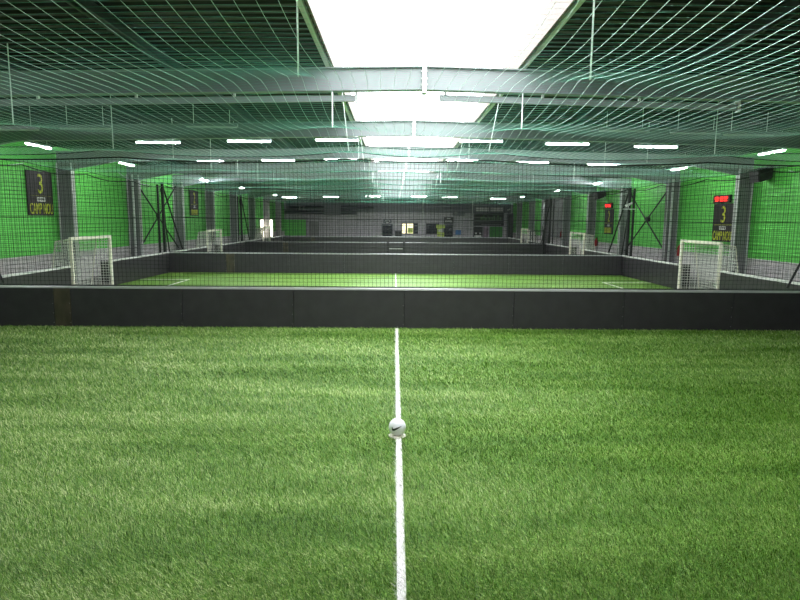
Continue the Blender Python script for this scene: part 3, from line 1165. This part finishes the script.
MB().box(5.5, 5.95, WB - .9, WB - .86, .1, 1.75).box(6.05, 6.4, WB - .9, WB - .86, .1, 1.2).build('panel', mt['lime'], t)
MB().box(5.6, 6.2, WB - .92, WB - .9, 1.3, 1.6).build('label_patch', mt['signwhite'], t)
MB().box(5.3, 6.5, WB - 1.0, WB - .7, 0, .1).build('foot', mt['black'], t)
tag(MB().box(7.95, 8.65, yB - .05, yB, .9, 1.5).build('blue_notice', mt['blue']), 'small blue notice right of the right back doorway', 'notice')
for x, z0, lab in ((3.65, .0, 'thin pale pipe down the back wall between the two windows'), (10.1, .0, 'thin pale pipe down the back wall beside the dark banner')):
    tag(MB().tube([(x, yB - .08, z0), (x, yB - .08, 5.4)], .05, 8).build('wall_pipe', mt['flange']), lab, 'pipe')
t = thing('wall_speaker', 'dark box high on the back wall above the right doorway', 'speaker', (8.5, yB, 3.5))
MB().box(7.5, 9.1, yB - .35, yB - .04, 3.4, 4.0).build('cabinet', mt['backdark'], t)
MB().tube([(7.9, yB - .36, 3.7), (7.9, yB - .34, 3.7)], .22, 12).build('cone', mt['column'], t)
t = thing('wall_banner', 'long dark banner with green marks under the pale strips on the back wall', 'banner', (12.2, yB, 2.3))
MB().box(10.3, 14.2, yB - .12, yB - .02, 2.1, 3.75).build('panel', mt['plasticblack'], t)
m = MB()
x = 10.6
for w_, h_ in ((.5, .12), (.25, .5), (.18, .7), (.2, .4), (.12, .7), (.22, .45), (.22, .45), (.2, .65), (.15, .4), (.2, .7), (.25, .45)):
    m.box(x, x + w_, yB - .135, yB - .12, 2.75, 2.75 + h_)
    x += w_ + .08
m.build('marks', M('dim_green_print', (70, 104, 62), .6), t)
MB().box(11.3, 13.9, yB - .135, yB - .12, 2.25, 2.33).build('underline', mt['column'], t)
for xa, xb, lab in ((10.5, 12.25, 'pale strip panel high on the back wall, left of its pair'), (12.4, 14.1, 'pale strip panel high on the back wall, right of its pair')):
    t = thing('strip_panel', lab, 'panel', ((xa + xb) / 2, yB, 4.0), 'pale strip panels on the back wall')
    MB().box(xa, xb, yB - .14, yB - .06, 3.95, 4.5).build('frame', mt['column'], t)
    MB().box(xa + .05, xb - .05, yB - .16, yB - .14, 4.0, 4.2).box(xa + .05, xb - .05, yB - .16, yB - .14, 4.26, 4.45).build('panel', mt['plinth'], t)
t = thing('poster', 'framed black and white poster at the left below the dark banner', 'poster', (10.9, yB, .7))
MB().box(10.3, 11.5, yB - .05, yB, .5, 1.95).build('frame', mt['plasticblack'], t)
MB().box(10.45, 11.35, yB - .06, yB - .05, .55, .85).box(10.5, 10.75, yB - .06, yB - .05, 1.0, 1.2).box(11.05, 11.3, yB - .06, yB - .05, 1.0, 1.2).build('picture', mt['signwhite'], t)
tag(MB().box(11.6, 12.25, yB - .05, yB, .5, 1.9).build('poster', mt['pictures']), 'muted violet poster beside the black and white poster', 'poster')
tag(MB().box(12.4, 14.1, yB - .08, yB, .0, 2.0).build('wall_board', M('dull_green_panel', (50, 128, 46), .6)), 'plain green panel below the dark banner on the back wall', 'panel')
tag(MB().box(14.2, 14.6, yB - .06, yB, .3, 1.9).build('notice_board', mt['plinth']), 'pale notice strip right of the plain green panel', 'notice')
t = thing('equipment_cupboard', 'tall dark cupboard in the far right corner', 'cupboard', (14.9, WB - .8, 0))
MB().box(14.6, 15.25, WB - 1.2, WB - .15, 0, 3.7).build('body', mt['backdark'], t)
MB().box(14.63, 14.91, WB - 1.23, WB - 1.2, .1, 3.6).build('door', mt['black'], t)
MB().box(14.94, 15.22, WB - 1.23, WB - 1.2, .1, 3.6).build('door', mt['black'], t)
t = thing('green_screen', 'bright green corrugated panel at the left end of the back wall', 'panel', (-13, yB, .7))
m = MB()
for i in range(5):
    m.box(-14.4, -11.6, yB - .1 - .02 * (i % 2), yB, .5 + i * .44, .5 + (i + 1) * .44)
m.build('sheet', mt['green'], t)
MB().box(-11.6, -11.5, yB - .12, yB, .5, 2.75).build('edge_trim', mt['column'], t)
tag(MB().box(-11.2, -9.9, yB - .06, yB, .0, 2.45).build('wall_panel', mt['column']), 'grey door-like panel right of the bright green back panel', 'panel')
# ducts
t = thing('air_duct', 'dark ventilation duct with a box high on the back wall', 'duct', (-9, yB - .4, 4))
MB().tube([(-14.2, yB - .5, 3.65), (-4.9, yB - .5, 3.65)], .24, 12).build('pipe', mt['duct'], t, True)
MB().tube([(-13.6, yB - .5, 4.3), (-2.7, yB - .5, 4.3)], .2, 12).build('pipe', mt['duct'], t, True)
MB().box(-9.1, -7.0, yB - .95, yB - .1, 3.35, 4.65).build('fan_box', mt['backdark'], t)
h = MB()
for x in (-12.6, -10.4, -5.9, -3.6):
    h.box(x, x + .06, yB - .53, yB - .47, 3.6, 5.95)
h.build('hanger', mt['black'], t)
MB().box(-12.3, -12.2, yB - .8, yB - .72, 3.9, 4.4).box(-11.8, -11.7, yB - .8, yB - .72, 3.9, 4.4).box(-12.4, -11.6, yB - .8, yB - .3, 4.4, 4.45).build('valve', mt['column'], t)

# daylit openings in the left wall near the back
for n_, (ya, yb) in enumerate(((64.6, 66.3), (69.3, 71.0))):
    w = tag(MB().box(WL + .02, WL + .12, ya - .08, ya, .7, 2.75).box(WL + .02, WL + .12, yb, yb + .08, .7, 2.75).box(WL + .02, WL + .12, ya, yb, 2.67, 2.75)
            .box(WL + .02, WL + .12, ya, yb, .7, .78).build('window_%d' % (n_ + 4), mt['column']), kind='structure')
    MB().box(WL + .065, WL + .085, ya, yb, .78, 2.67).build('pane', mt['litpane'], w)

# dark railing by the far right corner of the third board wall
t = thing('railing', 'black railing gate on the right end of the third board wall', 'railing', (11.2, BY[3] - .3, 0))
y = BY[3] - .25
MB().box(11.55, 11.68, y - .06, y + .06, 0, 2.1).build('post', mt['black'], t)
m = MB().box(10.55, 11.6, y - .03, y + .03, 2.0, 2.06).box(10.55, 10.6, y - .03, y + .03, 0, 2.06)
for x in np.arange(10.75, 11.5, .2):
    m.box(x, x + .03, y - .015, y + .015, 1.1, 2.0)
m.box(10.55, 11.6, y - .03, y + .03, 1.08, 1.12)
m.build('bars', mt['black'], t)

# ------------------------------------------------------------------ ball on its marker disc
BC = Vector((.05, 7.51, 0))
disc = thing('marker_disc', 'flat white marker disc under the ball on the halfway line', 'marker', (BC.x, BC.y, .012))
MB().lathe([(.112, .012), (.116, .016), (.10, .023), (.06, .026), (.05, .02)], BC.x, BC.y, 32).build('rim', mt['white'], disc, True)
R = .112
cz = .021 + R
ball = thing('football', 'white football with a black tick mark on the halfway line', 'ball', (BC.x, BC.y, .021))
m = MB()
n, q = 32, 20
V, F = [], []
for i in range(q + 1):
    th = PI * i / q
    for j in range(n):
        ph = 2 * PI * j / n
        V.append((BC.x + R * math.sin(th) * math.cos(ph), BC.y + R * math.sin(th) * math.sin(ph), cz + R * math.cos(th)))
for i in range(q):
    for j in range(n):
        a, b_ = i * n + j, i * n + (j + 1) % n
        F.append((a, a + n, b_ + n, b_))
m.v, m.f = V, F
m.build('shell', mt['ball'], ball, True)
# black tick: hook on the left, long tapering tail rising to the right
up = [(-.062, .018), (-.060, .004), (-.052, -.006), (-.035, -.004), (-.01, .006), (.02, .016), (.058, .031)]
lo = [(-.068, .014), (-.071, -.008), (-.062, -.03), (-.040, -.033), (-.008, -.017), (.022, .002), (.06, .030)]
view = (Vector((0, 0, CAM_H)) - Vector((BC.x, BC.y, cz))).normalized()
ex = Vector((1, 0, 0))
ey = view.cross(ex).normalized()
sw = MB()


def onball(u, v, r=R + .0012):
    v -= .02
    w_ = math.sqrt(max(0, R * R - u * u - v * v))
    d_ = (ex * u + ey * v + view * w_).normalized()
    return tuple(Vector((BC.x, BC.y, cz)) + d_ * r)


for i in range(len(up) - 1):
    for k in range(3):
        def ip(f0, side0, side1):
            a = (side0[i][0] + (side0[i + 1][0] - side0[i][0]) * f0, side0[i][1] + (side0[i + 1][1] - side0[i][1]) * f0)
            c = (side1[i][0] + (side1[i + 1][0] - side1[i][0]) * f0, side1[i][1] + (side1[i + 1][1] - side1[i][1]) * f0)
            return a, c
        (a0, c0), (a1, c1) = ip(k / 3, up, lo), ip((k + 1) / 3, up, lo)
        for h0, h1 in ((0, .5), (.5, 1)):
            L = lambda a, c, h: onball(a[0] + (c[0] - a[0]) * h, a[1] + (c[1] - a[1]) * h)
            sw.quad(L(a0, c0, h1), L(a1, c1, h1), L(a1, c1, h0), L(a0, c0, h0))
sw.build('tick_mark', mt['swoosh'], ball)
